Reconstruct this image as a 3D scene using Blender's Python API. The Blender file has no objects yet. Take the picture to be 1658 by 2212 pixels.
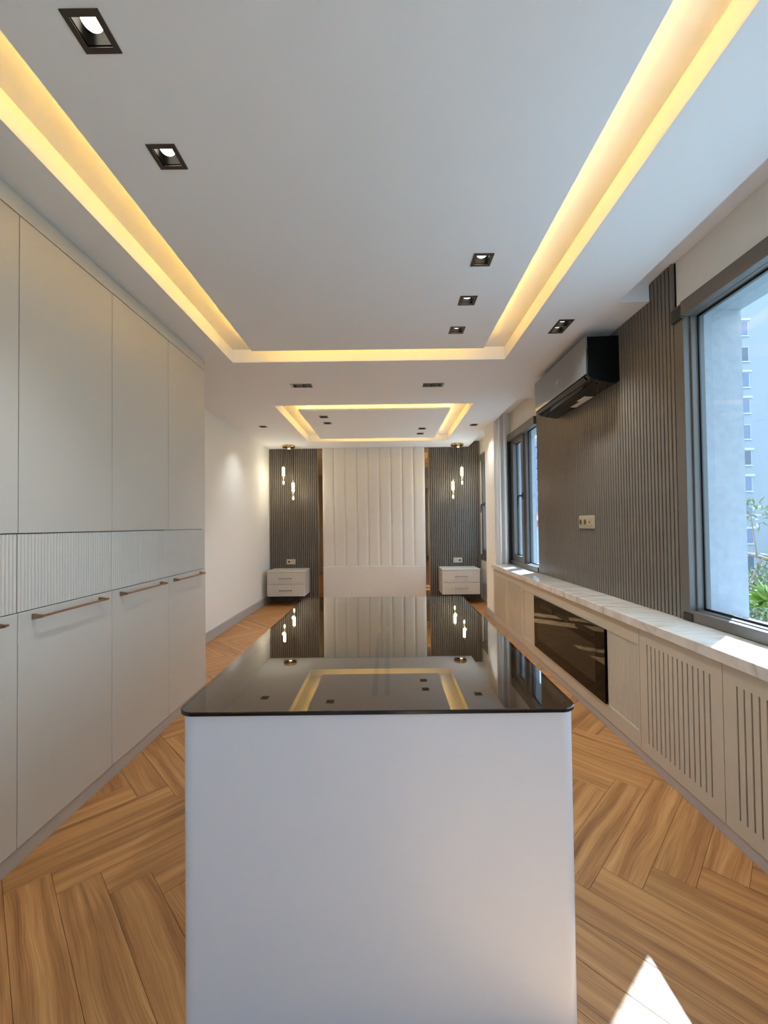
import bpy, math, random
from mathutils import Vector, Matrix

random.seed(7)
SC = bpy.context.scene
COL = SC.collection

# ------------------------------------------------------------------ camera
CAM_H = 1.24
F_PX, PITCH, ROLL, YAW, SX, SY = 895.0, 0.018, 0.0121, -0.0021, 5.32, 10.87
cam_d = bpy.data.cameras.new('camera')
cam = bpy.data.objects.new('camera', cam_d)
COL.objects.link(cam)
SC.camera = cam
cam_d.sensor_fit = 'VERTICAL'
cam_d.sensor_height = 36.0
cam_d.sensor_width = 36.0 * 1658 / 2212
cam_d.lens = F_PX / 2212 * 36.0
cam_d.shift_x = -SX / 2212
cam_d.shift_y = SY / 2212
cam_d.clip_start = 0.02
cam_d.clip_end = 500
_cp, _sp, _cy, _sy = math.cos(PITCH), math.sin(PITCH), math.cos(YAW), math.sin(YAW)
_f = Vector((_sy * _cp, _cy * _cp, _sp))
_u0 = Vector((-_sy * _sp, -_cy * _sp, _cp))
_r0 = Vector((_cy, -_sy, 0))
_r = math.cos(ROLL) * _r0 - math.sin(ROLL) * _u0
_u = math.sin(ROLL) * _r0 + math.cos(ROLL) * _u0
cam.matrix_world = Matrix(((_r.x, _u.x, -_f.x, 0), (_r.y, _u.y, -_f.y, 0), (_r.z, _u.z, -_f.z, CAM_H), (0, 0, 0, 1)))

# ------------------------------------------------------------------ world, sun, exposure
SKY_STRENGTH = 3.5
SUN_STRENGTH = 26.0
LED_STRENGTH = 44.0
SPOT_WATTS = 22.0
world = bpy.data.worlds.new('world')
SC.world = world
world.use_nodes = True
wn = world.node_tree
for n in list(wn.nodes):
    wn.nodes.remove(n)
w_out = wn.nodes.new('ShaderNodeOutputWorld')
w_bg = wn.nodes.new('ShaderNodeBackground')
w_tc = wn.nodes.new('ShaderNodeTexCoord')
w_sep = wn.nodes.new('ShaderNodeSeparateXYZ')
w_ramp = wn.nodes.new('ShaderNodeValToRGB')
w_ramp.color_ramp.elements[0].position = 0.0
w_ramp.color_ramp.elements[0].color = (0.64, 0.86, 1.08, 1)
w_ramp.color_ramp.elements[1].position = 0.8
w_ramp.color_ramp.elements[1].color = (0.46, 0.76, 1.12, 1)
wn.links.new(w_tc.outputs['Generated'], w_sep.inputs[0])
wn.links.new(w_sep.outputs['Z'], w_ramp.inputs[0])
wn.links.new(w_ramp.outputs[0], w_bg.inputs[0])
w_bg.inputs[1].default_value = SKY_STRENGTH
wn.links.new(w_bg.outputs[0], w_out.inputs[0])

sun_d = bpy.data.lights.new('sun', 'SUN')
sun_d.energy = SUN_STRENGTH
sun_d.angle = 0.0093
sun_d.color = (0.70, 1.0, 1.44)
sun = bpy.data.objects.new('sun', sun_d)
COL.objects.link(sun)
sun.location = (20, 18, 30)
sun.rotation_euler = Vector((-1.0, -0.839, -1.307)).to_track_quat('-Z', 'Y').to_euler()

vs = SC.view_settings
vs.view_transform = 'Standard'
vs.look = 'None'
vs.gamma = 1.0
vs.use_curve_mapping = False
vs.exposure = 0.30
SC.cycles.max_bounces = 7
SC.cycles.diffuse_bounces = 4
SC.cycles.glossy_bounces = 3
SC.cycles.transparent_max_bounces = 8
SC.cycles.use_adaptive_sampling = True
SC.cycles.adaptive_threshold = 0.2
SC.cycles.adaptive_min_samples = 24
SC.cycles.caustics_reflective = False
SC.cycles.caustics_refractive = False
SC.cycles.sample_clamp_indirect = 6.0
SC.cycles.use_denoising = True

# ------------------------------------------------------------------ helpers: materials
def lin(c):
    return tuple(((v / 255) / 12.92 if v <= 10.3 else (((v / 255) + 0.055) / 1.055) ** 2.4) for v in c)

def new_mat(name):
    m = bpy.data.materials.new(name)
    m.use_nodes = True
    nt = m.node_tree
    for n in list(nt.nodes):
        nt.nodes.remove(n)
    out = nt.nodes.new('ShaderNodeOutputMaterial')
    return m, nt, out

def pbr(name, rgb, rough=0.5, metal=0.0, spec=0.5, var=0.0, vscale=6.0, bump=0.0, bscale=200.0, emit=None, estr=0.0, coat=0.0):
    m, nt, out = new_mat(name)
    b = nt.nodes.new('ShaderNodeBsdfPrincipled')
    c = lin(rgb)
    b.inputs['Base Color'].default_value = (*c, 1)
    b.inputs['Roughness'].default_value = rough
    b.inputs['Metallic'].default_value = metal
    b.inputs['Specular IOR Level'].default_value = spec
    b.inputs['Coat Weight'].default_value = coat
    tc = nt.nodes.new('ShaderNodeTexCoord')
    if var > 0:
        no = nt.nodes.new('ShaderNodeTexNoise')
        no.inputs['Scale'].default_value = vscale
        no.inputs['Detail'].default_value = 4
        nt.links.new(tc.outputs['Object'], no.inputs['Vector'])
        rp = nt.nodes.new('ShaderNodeValToRGB')
        rp.color_ramp.elements[0].position = 0.3
        rp.color_ramp.elements[1].position = 0.7
        rp.color_ramp.elements[0].color = (*[v * (1 - var) for v in c], 1)
        rp.color_ramp.elements[1].color = (*[min(1, v * (1 + var)) for v in c], 1)
        nt.links.new(no.outputs['Fac'], rp.inputs[0])
        nt.links.new(rp.outputs[0], b.inputs['Base Color'])
    if bump > 0:
        n2 = nt.nodes.new('ShaderNodeTexNoise')
        n2.inputs['Scale'].default_value = bscale
        n2.inputs['Detail'].default_value = 3
        nt.links.new(tc.outputs['Object'], n2.inputs['Vector'])
        bp = nt.nodes.new('ShaderNodeBump')
        bp.inputs['Strength'].default_value = bump
        bp.inputs['Distance'].default_value = 0.002
        nt.links.new(n2.outputs['Fac'], bp.inputs['Height'])
        nt.links.new(bp.outputs[0], b.inputs['Normal'])
    if emit:
        b.inputs['Emission Color'].default_value = (*lin(emit), 1)
        b.inputs['Emission Strength'].default_value = estr
    nt.links.new(b.outputs[0], out.inputs[0])
    return m

def emissive(name, rgb_lin, strength):
    m, nt, out = new_mat(name)
    e = nt.nodes.new('ShaderNodeEmission')
    e.inputs[0].default_value = (*rgb_lin, 1)
    e.inputs[1].default_value = strength
    nt.links.new(e.outputs[0], out.inputs[0])
    return m

def sheet_glass(name, tint, ior=1.5, rough=0.0, gain=1.0):
    """pane: tinted see-through with a Fresnel mirror on top"""
    m, nt, out = new_mat(name)
    t = nt.nodes.new('ShaderNodeBsdfTransparent')
    t.inputs[0].default_value = (*tint, 1)
    g = nt.nodes.new('ShaderNodeBsdfGlossy')
    g.inputs['Roughness'].default_value = rough
    fr = nt.nodes.new('ShaderNodeFresnel')
    fr.inputs[0].default_value = ior
    mu = nt.nodes.new('ShaderNodeMath')
    mu.operation = 'MULTIPLY'
    mu.use_clamp = True
    mu.inputs[1].default_value = gain
    mx = nt.nodes.new('ShaderNodeMixShader')
    ge = nt.nodes.new('ShaderNodeNewGeometry')
    ft = nt.nodes.new('ShaderNodeMath')          # mirror only on the side that faces the ray
    ft.operation = 'SUBTRACT'
    ft.inputs[0].default_value = 1.0
    nt.links.new(ge.outputs['Backfacing'], ft.inputs[1])
    fm_ = nt.nodes.new('ShaderNodeMath')
    fm_.operation = 'MULTIPLY'
    nt.links.new(fr.outputs[0], mu.inputs[0])
    nt.links.new(mu.outputs[0], fm_.inputs[0])
    nt.links.new(ft.outputs[0], fm_.inputs[1])
    nt.links.new(fm_.outputs[0], mx.inputs[0])
    nt.links.new(t.outputs[0], mx.inputs[1])
    nt.links.new(g.outputs[0], mx.inputs[2])
    nt.links.new(mx.outputs[0], out.inputs[0])
    return m

def clear(name, tint=(1, 1, 1)):
    m, nt, out = new_mat(name)
    t = nt.nodes.new('ShaderNodeBsdfTransparent')
    t.inputs[0].default_value = (*tint, 1)
    nt.links.new(t.outputs[0], out.inputs[0])
    return m

def wood_mat(name):
    m, nt, out = new_mat(name)
    N = nt.nodes.new
    L = nt.links.new
    tc = N('ShaderNodeTexCoord')
    oi = N('ShaderNodeObjectInfo')
    mul = N('ShaderNodeMath'); mul.operation = 'MULTIPLY'; mul.inputs[1].default_value = 57.0
    L(oi.outputs['Random'], mul.inputs[0])
    comb = N('ShaderNodeCombineXYZ')
    L(mul.outputs[0], comb.inputs[0]); L(mul.outputs[0], comb.inputs[1])
    add = N('ShaderNodeVectorMath'); add.operation = 'ADD'
    L(tc.outputs['Object'], add.inputs[0]); L(comb.outputs[0], add.inputs[1])
    # slow warp that turns straight grain into cathedral figure
    mpw = N('ShaderNodeMapping'); mpw.inputs['Scale'].default_value = (2.2, 7.0, 1.0)
    L(add.outputs[0], mpw.inputs[0])
    warp = N('ShaderNodeTexNoise'); warp.inputs['Scale'].default_value = 1.0; warp.inputs['Detail'].default_value = 1.5
    L(mpw.outputs[0], warp.inputs['Vector'])
    sep = N('ShaderNodeSeparateXYZ'); L(add.outputs[0], sep.inputs[0])
    wm = N('ShaderNodeMath'); wm.operation = 'MULTIPLY'; wm.inputs[1].default_value = 0.055
    L(warp.outputs['Fac'], wm.inputs[0])
    ya = N('ShaderNodeMath'); ya.operation = 'ADD'
    L(sep.outputs['Y'], ya.inputs[0]); L(wm.outputs[0], ya.inputs[1])
    c2 = N('ShaderNodeCombineXYZ'); L(sep.outputs['X'], c2.inputs[0]); L(ya.outputs[0], c2.inputs[1])
    mp1 = N('ShaderNodeMapping'); mp1.inputs['Scale'].default_value = (0.7, 27.0, 1.0)
    L(c2.outputs[0], mp1.inputs[0])
    n1 = N('ShaderNodeTexNoise'); n1.inputs['Scale'].default_value = 1.0; n1.inputs['Detail'].default_value = 3.0; n1.inputs['Roughness'].default_value = 0.55
    L(mp1.outputs[0], n1.inputs['Vector'])
    mp2 = N('ShaderNodeMapping'); mp2.inputs['Scale'].default_value = (6.0, 260.0, 1.0)
    L(c2.outputs[0], mp2.inputs[0])
    n2 = N('ShaderNodeTexNoise'); n2.inputs['Scale'].default_value = 1.0; n2.inputs['Detail'].default_value = 2.0
    L(mp2.outputs[0], n2.inputs['Vector'])
    mixf = N('ShaderNodeMix'); mixf.data_type = 'FLOAT'; mixf.inputs[0].default_value = 0.34
    L(n1.outputs['Fac'], mixf.inputs[2]); L(n2.outputs['Fac'], mixf.inputs[3])
    rp = N('ShaderNodeValToRGB')
    e = rp.color_ramp.elements
    e[0].position = 0.30; e[0].color = (*lin((116, 76, 44)), 1)
    e[1].position = 0.74; e[1].color = (*lin((208, 158, 100)), 1)
    k = e.new(0.44); k.color = (*lin((158, 107, 61)), 1)
    k = e.new(0.58); k.color = (*lin((184, 132, 79)), 1)
    L(mixf.outputs[0], rp.inputs[0])
    # each board a little lighter or darker
    mr = N('ShaderNodeMapRange'); mr.inputs[3].default_value = 0.92; mr.inputs[4].default_value = 1.08
    L(oi.outputs['Random'], mr.inputs[0])
    hsv = N('ShaderNodeHueSaturation')
    L(rp.outputs[0], hsv.inputs['Color']); L(mr.outputs[0], hsv.inputs['Value'])
    b = N('ShaderNodeBsdfPrincipled')
    L(hsv.outputs[0], b.inputs['Base Color'])
    b.inputs['Roughness'].default_value = 0.42
    b.inputs['Specular IOR Level'].default_value = 0.4
    bp = N('ShaderNodeBump'); bp.inputs['Strength'].default_value = 0.12; bp.inputs['Distance'].default_value = 0.001
    L(n2.outputs['Fac'], bp.inputs['Height']); L(bp.outputs[0], b.inputs['Normal'])
    L(b.outputs[0], out.inputs[0])
    return m

def marble_mat(name):
    m, nt, out = new_mat(name)
    N = nt.nodes.new
    L = nt.links.new
    tc = N('ShaderNodeTexCoord')
    mp = N('ShaderNodeMapping'); mp.inputs['Rotation'].default_value = (0.2, 0.5, 0.9); mp.inputs['Scale'].default_value = (1.5, 5.0, 4.0)
    L(tc.outputs['Object'], mp.inputs[0])
    n = N('ShaderNodeTexNoise'); n.inputs['Scale'].default_value = 1.6; n.inputs['Detail'].default_value = 6; n.inputs['Distortion'].default_value = 1.6
    L(mp.outputs[0], n.inputs['Vector'])
    rp = N('ShaderNodeValToRGB')
    e = rp.color_ramp.elements
    e[0].position = 0.30; e[0].color = (*lin((186, 172, 154)), 1)
    e[1].position = 0.66; e[1].color = (*lin((222, 212, 200)), 1)
    k = e.new(0.40); k.color = (*lin((203, 190, 174)), 1)
    k = e.new(0.50); k.color = (*lin((213, 202, 188)), 1)
    L(n.outputs['Fac'], rp.inputs[0])
    b = N('ShaderNodeBsdfPrincipled')
    L(rp.outputs[0], b.inputs['Base Color'])
    b.inputs['Roughness'].default_value = 0.12
    L(b.outputs[0], out.inputs[0])
    return m

M = {}
M['ceiling'] = pbr('ceiling_paint', (238, 238, 238), 0.75)
M['wall'] = pbr('wall_paint', (238, 230, 218), 0.75)
M['lacquer'] = pbr('greige_lacquer', (203, 194, 181), 0.38, spec=0.4)
M['lacquer_gap'] = pbr('cabinet_carcass', (92, 84, 76), 0.6)
M['plinth'] = pbr('plinth_lacquer', (182, 170, 160), 0.45)
M['island'] = pbr('island_lacquer', (201, 201, 208), 0.36, spec=0.45)
M['window_unit'] = pbr('beige_lacquer', (196, 181, 158), 0.35, spec=0.4)
M['fabric'] = pbr('headboard_fabric', (222, 213, 200), 0.85, spec=0.2, var=0.04, vscale=60, bump=0.25, bscale=420)
M['slat'] = pbr('slat_taupe', (112, 103, 92), 0.38, spec=0.45, var=0.05, vscale=12)
M['slat_back'] = pbr('slat_backing', (20, 17, 15), 0.8, spec=0.1)
M['frame'] = pbr('window_frame_taupe', (96, 90, 83), 0.4)
M['black'] = pbr('black_plastic', (14, 14, 15), 0.35)
M['matt_black'] = pbr('matt_black_plastic', (6, 6, 6), 0.6, spec=0.12)
M['gloss_black'] = pbr('gloss_black', (7, 7, 8), 0.06, spec=0.6)
M['recess_black'] = pbr('downlight_black', (3, 3, 3), 0.35, spec=0.10)
M['dl_frame'] = pbr('downlight_frame', (70, 62, 57), 0.35, metal=0.5)
M['bronze'] = pbr('bronze_metal', (158, 132, 110), 0.22, metal=1.0)
M['gold'] = pbr('gold_metal', (214, 178, 128), 0.2, metal=1.0)
M['mirror'] = pbr('bronze_mirror', (150, 128, 106), 0.04, metal=1.0)
M['marble'] = marble_mat('counter_marble')
M['wood'] = wood_mat('oak_herringbone')
M['subfloor'] = pbr('subfloor', (70, 45, 26), 0.8)
M['baseboard'] = pbr('baseboard_grey', (176, 168, 162), 0.5)
M['plate'] = pbr('champagne_plate', (190, 176, 148), 0.35, metal=0.3)
M['plate_dark'] = pbr('socket_well', (88, 68, 48), 0.5)
M['white_plastic'] = pbr('white_plastic', (228, 226, 220), 0.4)
M['pipe'] = pbr('painted_pipe', (226, 220, 212), 0.4)
M['stucco'] = pbr('outside_stucco', (160, 161, 163), 0.9, var=0.06, vscale=25, bump=0.5, bscale=60)
M['pane'] = sheet_glass('window_pane', (0.95, 0.97, 0.98), 1.45)
M['island_glass'] = sheet_glass('smoked_glass', (0.26, 0.20, 0.15), 1.6, gain=2.0)
M['glass_edge'] = pbr('smoked_glass_edge', (5, 5, 6), 0.12, spec=0.6)
M['clear'] = clear('glass_underside')
M['tray'] = pbr('tray_board', (196, 178, 156), 0.7)
M['felt'] = pbr('tray_felt', (24, 28, 32), 0.9)
M['crystal'] = sheet_glass('crystal_glass', (0.96, 0.96, 0.92), 1.7, gain=1.6)
M['fire_glass'] = pbr('fireplace_glass', (4, 3, 3), 0.02, spec=0.5)
M['fire_window'] = pbr('fireplace_inner_glass', (50, 42, 33), 0.03, spec=0.5)
for _m in ('fire_glass', 'fire_window'):
    [n_ for n_ in M[_m].node_tree.nodes if n_.type == 'BSDF_PRINCIPLED'][0].inputs['IOR'].default_value = 1.22
M['ac_front'] = pbr('air_conditioner_mirror_front', (146, 148, 147), 0.10, metal=0.9)
M['led'] = emissive('led_warm', (1.0, 0.58, 0.10), LED_STRENGTH)
M['lamp'] = emissive('downlight_lamp', (1.0, 0.90, 0.72), 8.0)
M['tube_light'] = emissive('pendant_tube_glow', (1.0, 0.90, 0.52), 9.0)
for _k in ('lamp', 'tube_light'):      # small bulbs: seen directly, their light comes from the lamp beside them
    M[_k].cycles.emission_sampling = 'NONE'
M['sticker'] = pbr('paper_sticker', (214, 208, 196), 0.7)

# ------------------------------------------------------------------ helpers: geometry
def link(o, parent=None):
    COL.objects.link(o)
    if parent is not None:
        o.parent = parent
    return o

class MB:
    """collects faces; build() makes ONE mesh object"""
    def __init__(s):
        s.v, s.f, s.mi = [], [], []
    def add(s, verts, faces, mi=0):
        n = len(s.v)
        s.v += [tuple(p) for p in verts]
        s.f += [tuple(i + n for i in f) for f in faces]
        s.mi += [mi] * len(faces)
        return s
    def box(s, x0, x1, y0, y1, z0, z1, mi=0):
        v = [(x0, y0, z0), (x1, y0, z0), (x1, y1, z0), (x0, y1, z0), (x0, y0, z1), (x1, y0, z1), (x1, y1, z1), (x0, y1, z1)]
        return s.add(v, [(0, 3, 2, 1), (4, 5, 6, 7), (0, 1, 5, 4), (1, 2, 6, 5), (2, 3, 7, 6), (3, 0, 4, 7)], mi)
    def prism(s, prof, a0, a1, axis='y', mi=0):
        """extrude a closed 2D outline along an axis: x->(y,z), y->(x,z), z->(x,y)"""
        n = len(prof)
        mk = {'x': lambda p, a: (a, p[0], p[1]), 'y': lambda p, a: (p[0], a, p[1]), 'z': lambda p, a: (p[0], p[1], a)}[axis]
        v = [mk(p, a0) for p in prof] + [mk(p, a1) for p in prof]
        f = [tuple(range(n - 1, -1, -1)), tuple(range(n, 2 * n))]
        f += [(i, (i + 1) % n, n + (i + 1) % n, n + i) for i in range(n)]
        return s.add(v, f, mi)
    def lathe(s, prof, c, n=20, mi=0):
        """prof: (radius, z) list from bottom to top, spun about the vertical through c"""
        v = []
        for r, z in prof:
            for i in range(n):
                a = 2 * math.pi * i / n
                v.append((c[0] + r * math.cos(a), c[1] + r * math.sin(a), c[2] + z))
        f = []
        for k in range(len(prof) - 1):
            for i in range(n):
                j = (i + 1) % n
                f.append((k * n + i, k * n + j, (k + 1) * n + j, (k + 1) * n + i))
        f.append(tuple(range(n - 1, -1, -1)))
        f.append(tuple((len(prof) - 1) * n + i for i in range(n)))
        return s.add(v, f, mi)
    def tube(s, p0, p1, r0, r1=None, n=12, mi=0):
        r1 = r0 if r1 is None else r1
        p0, p1 = Vector(p0), Vector(p1)
        d = (p1 - p0).normalized()
        a = d.orthogonal().normalized()
        b = d.cross(a)
        v = []
        for p, r in ((p0, r0), (p1, r1)):
            for i in range(n):
                t = 2 * math.pi * i / n
                v.append(p + (a * math.cos(t) + b * math.sin(t)) * r)
        f = [(i, (i + 1) % n, n + (i + 1) % n, n + i) for i in range(n)]
        f += [tuple(range(n - 1, -1, -1)), tuple(range(n, 2 * n))]
        return s.add(v, f, mi)
    def build(s, name, mats, parent=None, bevel=0.0, smooth=False, loc=None, seg=2):
        me = bpy.data.meshes.new(name)
        off = Vector(loc) if loc is not None else Vector((0, 0, 0))
        me.from_pydata([tuple(Vector(p) - off) for p in s.v], [], s.f)
        if not isinstance(mats, (list, tuple)):
            mats = [mats]
        for m in mats:
            me.materials.append(m)
        for p, i in zip(me.polygons, s.mi):
            p.material_index = i
            p.use_smooth = smooth
        me.update()
        o = link(bpy.data.objects.new(name, me), parent)
        if loc is not None:
            o.location = loc
        if bevel > 0:
            md = o.modifiers.new('bevel', 'BEVEL')
            md.width = bevel
            md.segments = seg
            md.limit_method = 'ANGLE'
            md.angle_limit = 0.7
        if smooth:
            try:
                me.set_sharp_from_angle(angle=0.7)
            except Exception:
                pass
        return o

def tag(o, label=None, cat=None, group=None, kind=None):
    if label: o['label'] = label
    if cat: o['category'] = cat
    if group: o['group'] = group
    if kind: o['kind'] = kind
    return o

def thing(name, loc, label, cat, group=None):
    o = bpy.data.objects.new(name, None)
    o.empty_display_size = 0.1
    o.location = loc
    COL.objects.link(o)
    return tag(o, label, cat, group)

def part(name, mb, mats, root, **kw):
    """mesh given in world coordinates, parented under a thing that sits at root.location (no rotation)"""
    base = Vector((0, 0, 0))
    r = root
    while r is not None:
        base += Vector(r.location)
        r = r.parent
    mb.v = [tuple(Vector(p) - base) for p in mb.v]
    return mb.build(name, mats, root, **kw)

def copy_tree(o, parent=None):
    c = o.copy()
    COL.objects.link(c)
    c.parent = parent
    for ch in [x for x in bpy.data.objects if x.parent == o]:
        copy_tree(ch, c)
    return c

def grid_solid(mb, us, vs_, w0, w1, keep, order, mi=0):
    """solid made of kept grid cells; order maps (u,v,w)->(x,y,z) names"""
    us, vs_ = sorted(set(us)), sorted(set(vs_))
    K = {}
    for i in range(len(us) - 1):
        for j in range(len(vs_) - 1):
            K[i, j] = keep((us[i] + us[i + 1]) / 2, (vs_[j] + vs_[j + 1]) / 2)
    def P(u, v, w):
        d = {order[0]: u, order[1]: v, order[2]: w}
        return (d['x'], d['y'], d['z'])
    for (i, j), k in K.items():
        if not k:
            continue
        u0, u1, v0, v1 = us[i], us[i + 1], vs_[j], vs_[j + 1]
        quads = [[P(u0, v0, w0), P(u1, v0, w0), P(u1, v1, w0), P(u0, v1, w0)], [P(u0, v0, w1), P(u0, v1, w1), P(u1, v1, w1), P(u1, v0, w1)]]
        if not K.get((i - 1, j)): quads.append([P(u0, v0, w0), P(u0, v1, w0), P(u0, v1, w1), P(u0, v0, w1)])
        if not K.get((i + 1, j)): quads.append([P(u1, v0, w0), P(u1, v0, w1), P(u1, v1, w1), P(u1, v1, w0)])
        if not K.get((i, j - 1)): quads.append([P(u0, v0, w0), P(u0, v0, w1), P(u1, v0, w1), P(u1, v0, w0)])
        if not K.get((i, j + 1)): quads.append([P(u0, v1, w0), P(u1, v1, w0), P(u1, v1, w1), P(u0, v1, w1)])
        for q in quads:
            mb.add(q, [(0, 1, 2, 3)], mi)
    return mb

def rounded_rect(x0, x1, y0, y1, r, n=8):
    pts = []
    for cx, cy, a0 in ((x1 - r, y0 + r, -90), (x1 - r, y1 - r, 0), (x0 + r, y1 - r, 90), (x0 + r, y0 + r, 180)):
        for k in range(n + 1):
            a = math.radians(a0 + 90 * k / n)
            pts.append((cx + r * math.cos(a), cy + r * math.sin(a)))
    return pts

# ------------------------------------------------------------------ main dimensions (metres)
ZC = 2.51            # lowered ceiling
ZS = 2.61            # slab above the coves and the curtain pocket
XLW = -1.945         # left wall
XRW = 1.545          # right wall, inside
XRO = 1.86           # right wall, outside
YB = 6.83            # face of the far slat panels
YN = -2.6            # wall behind the camera
X1 = 1.35            # edge of the lowered ceiling at the windows
LO, LI, RI, RO = -1.183, -0.9697, 0.7131, 0.9245
ZK, ZKB = 0.732, 0.685

# ------------------------------------------------------------------ floor: slab and herringbone boards
floor = MB().box(XLW - 0.1, XRO, YN - 0.1, YB + 0.15, -0.12, -0.006).build('floor', M['subfloor'])
tag(floor, 'brown oak boards laid in herringbone across the whole room', kind='structure')

def clip_poly(poly, axis, val, keep_less):
    out = []
    for i in range(len(poly)):
        a, b = poly[i], poly[(i + 1) % len(poly)]
        ia = (a[axis] <= val) == keep_less
        ib = (b[axis] <= val) == keep_less
        if ia:
            out.append(a)
        if ia != ib:
            t = (val - a[axis]) / (b[axis] - a[axis])
            out.append((a[0] + (b[0] - a[0]) * t, a[1] + (b[1] - a[1]) * t))
    return out

PW, PL = 0.1273, 0.718
S2 = math.sqrt(0.5)
PS = PW / S2
e1 = Vector((S2, S2)); e2 = Vector((-S2, S2))
T0 = Vector((0.755, 1.512))
planks = []
for row in range(-5, 7):
    for k in range(-36, 36):
        T = T0 + Vector((PS * (k + row), row * PL / S2))
        # board running up-right from the stair at T
        R = T + Vector((PS / 2, -PS / 2))
        planks.append((T, R, e1, math.pi / 4))
        U = T + e1 * PL
        V = U + Vector((PS / 2, -PS / 2))
        planks.append((V + e1 * PW, V, e2, 3 * math.pi / 4))
GAP = 0.0005
PX0, PX1, PY0, PY1 = XLW + 0.001, XRW - 0.001, YN, YB + 0.02
rest = MB()
plank_cache = {}
n_planks = 0
for (A, B, d, ang) in planks:
    quad = [A, B, B + d * PL, A + d * PL]
    c = (quad[0] + quad[2]) / 2
    if not (PX0 - 0.6 < c.x < PX1 + 0.6 and PY0 - 0.6 < c.y < PY1 + 0.6):
        continue
    # shrink for the joint
    ax = d; bx = (B - A).normalized()
    hl, hw = PL / 2 - GAP, PW / 2 - GAP
    q = [c - ax * hl - bx * hw, c - ax * hl + bx * hw, c + ax * hl + bx * hw, c + ax * hl - bx * hw]
    poly = [(p.x, p.y) for p in q]
    inside = all(PX0 < p[0] < PX1 and PY0 < p[1] < PY1 for p in poly)
    for axis, val, less in ((0, PX0, False), (0, PX1, True), (1, PY0, False), (1, PY1, True)):
        if poly:
            poly = clip_poly(poly, axis, val, less)
    if len(poly) < 3:
        continue
    xs = [p[0] for p in poly]; ys = [p[1] for p in poly]
    if max(xs) - min(xs) < 0.012 or max(ys) - min(ys) < 0.012:
        continue
    # wholly under the island or the cabinets: never seen
    if min(xs) > -0.50 and max(xs) < 0.44 and min(ys) > 1.04 and max(ys) < 2.56: continue
    if max(xs) < -1.40 and max(ys) < 3.05: continue
    if min(xs) > 1.335 and max(ys) < 5.1: continue
    if max(ys) < 0.75:
        rest.prism(poly, -0.006, 0.0, 'z')
        continue
    rot = Matrix.Rotation(-ang, 2)
    loc = [rot @ (Vector(p) - c) for p in poly]
    if inside and 'full' in plank_cache:
        me = plank_cache['full']
    else:
        n = len(loc)
        ins = 0.0006
        top = []
        for p in loc:
            top.append(Vector((p.x - math.copysign(ins, p.x), p.y - math.copysign(ins, p.y))))
        v = [(p.x, p.y, -0.006) for p in loc] + [(p.x, p.y, -0.0005) for p in loc] + [(p.x, p.y, 0) for p in top]
        f = [tuple(range(n - 1, -1, -1)), tuple(range(2 * n, 3 * n))]
        for L_ in (0, 1):
            f += [(L_ * n + i, L_ * n + (i + 1) % n, (L_ + 1) * n + (i + 1) % n, (L_ + 1) * n + i) for i in range(n)]
        me = bpy.data.meshes.new('plank')
        me.from_pydata(v, [], f)
        me.materials.append(M['wood'])
        # orientation of the outline may be clockwise
        area = sum(loc[i].x * loc[(i + 1) % n].y - loc[(i + 1) % n].x * loc[i].y for i in range(n))
        if area < 0:
            me.flip_normals()
        if inside:
            plank_cache['full'] = me
    o = link(bpy.data.objects.new('plank', me), floor)
    o.location = (c.x, c.y, 0)
    o.rotation_euler = (0, 0, ang)
    n_planks += 1
o = rest.build('plank_field', M['wood'], floor)
tag(o, kind='stuff')

# ------------------------------------------------------------------ downlight positions (needed for the ceiling holes)
H1 = 0.036
singles_main = [(-0.741, 1.036), (-0.739, 1.397), (0.471, 1.975), (0.471, 2.338), (0.471, 2.698)]
singles_far = [(-0.73, 4.832), (-0.73, 5.132), (0.474, 5.484), (0.474, 5.792)]
singles_ring = [(-1.573, 5.27), (1.127, 5.314)]
doubles_ring = [(1.139, 2.667, 'y'), (-0.765, 3.74, 'x'), (0.433, 3.765, 'x')]
def holes_of(singles, doubles=()):
    hs = [(x - H1, x + H1, y - H1, y + H1) for x, y in singles]
    for x, y, a in doubles:
        hs.append((x - 0.081, x + 0.081, y - H1, y + H1) if a == 'x' else (x - H1, x + H1, y - 0.081, y + 0.081))
    return hs
def in_any(u, v, hs):
    return any(h[0] < u < h[1] and h[2] < v < h[3] for h in hs)

# ------------------------------------------------------------------ ceiling
ring_holes = holes_of(singles_ring, doubles_ring)
cove_holes = [(LO, RO, -1.6, 3.192), (LO, RO, 4.362, 6.287)]
cm = MB()
us = [XLW - 0.1, X1, XRW - 0.016] + [h[i] for h in ring_holes + cove_holes for i in (0, 1)]
vv = [YN - 0.1, 2.377, 4.21, YB + 0.14] + [h[i] for h in ring_holes + cove_holes for i in (2, 3)]
def keep_ring(u, v):
    if in_any(u, v, ring_holes + cove_holes): return False
    if u > X1 and not (2.377 < v < 4.21): return False
    return True
grid_solid(cm, us, vv, ZC, ZS, keep_ring, 'xyz')
cm.box(XLW - 0.1, XRO, YN - 0.1, YB + 0.14, ZS, ZS + 0.2)
ceiling = cm.build('ceiling', M['ceiling'])
tag(ceiling, 'white lowered ceiling with two rectangular light coves', kind='structure')
PTH = 0.02
def led_strip(mb):
    o_ = mb.build('led_strip', [M['white_plastic'], M['led']], ceiling)
    for p_ in o_.data.polygons:
        p_.material_index = 1 if p_.normal.z > -0.5 else 0
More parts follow.
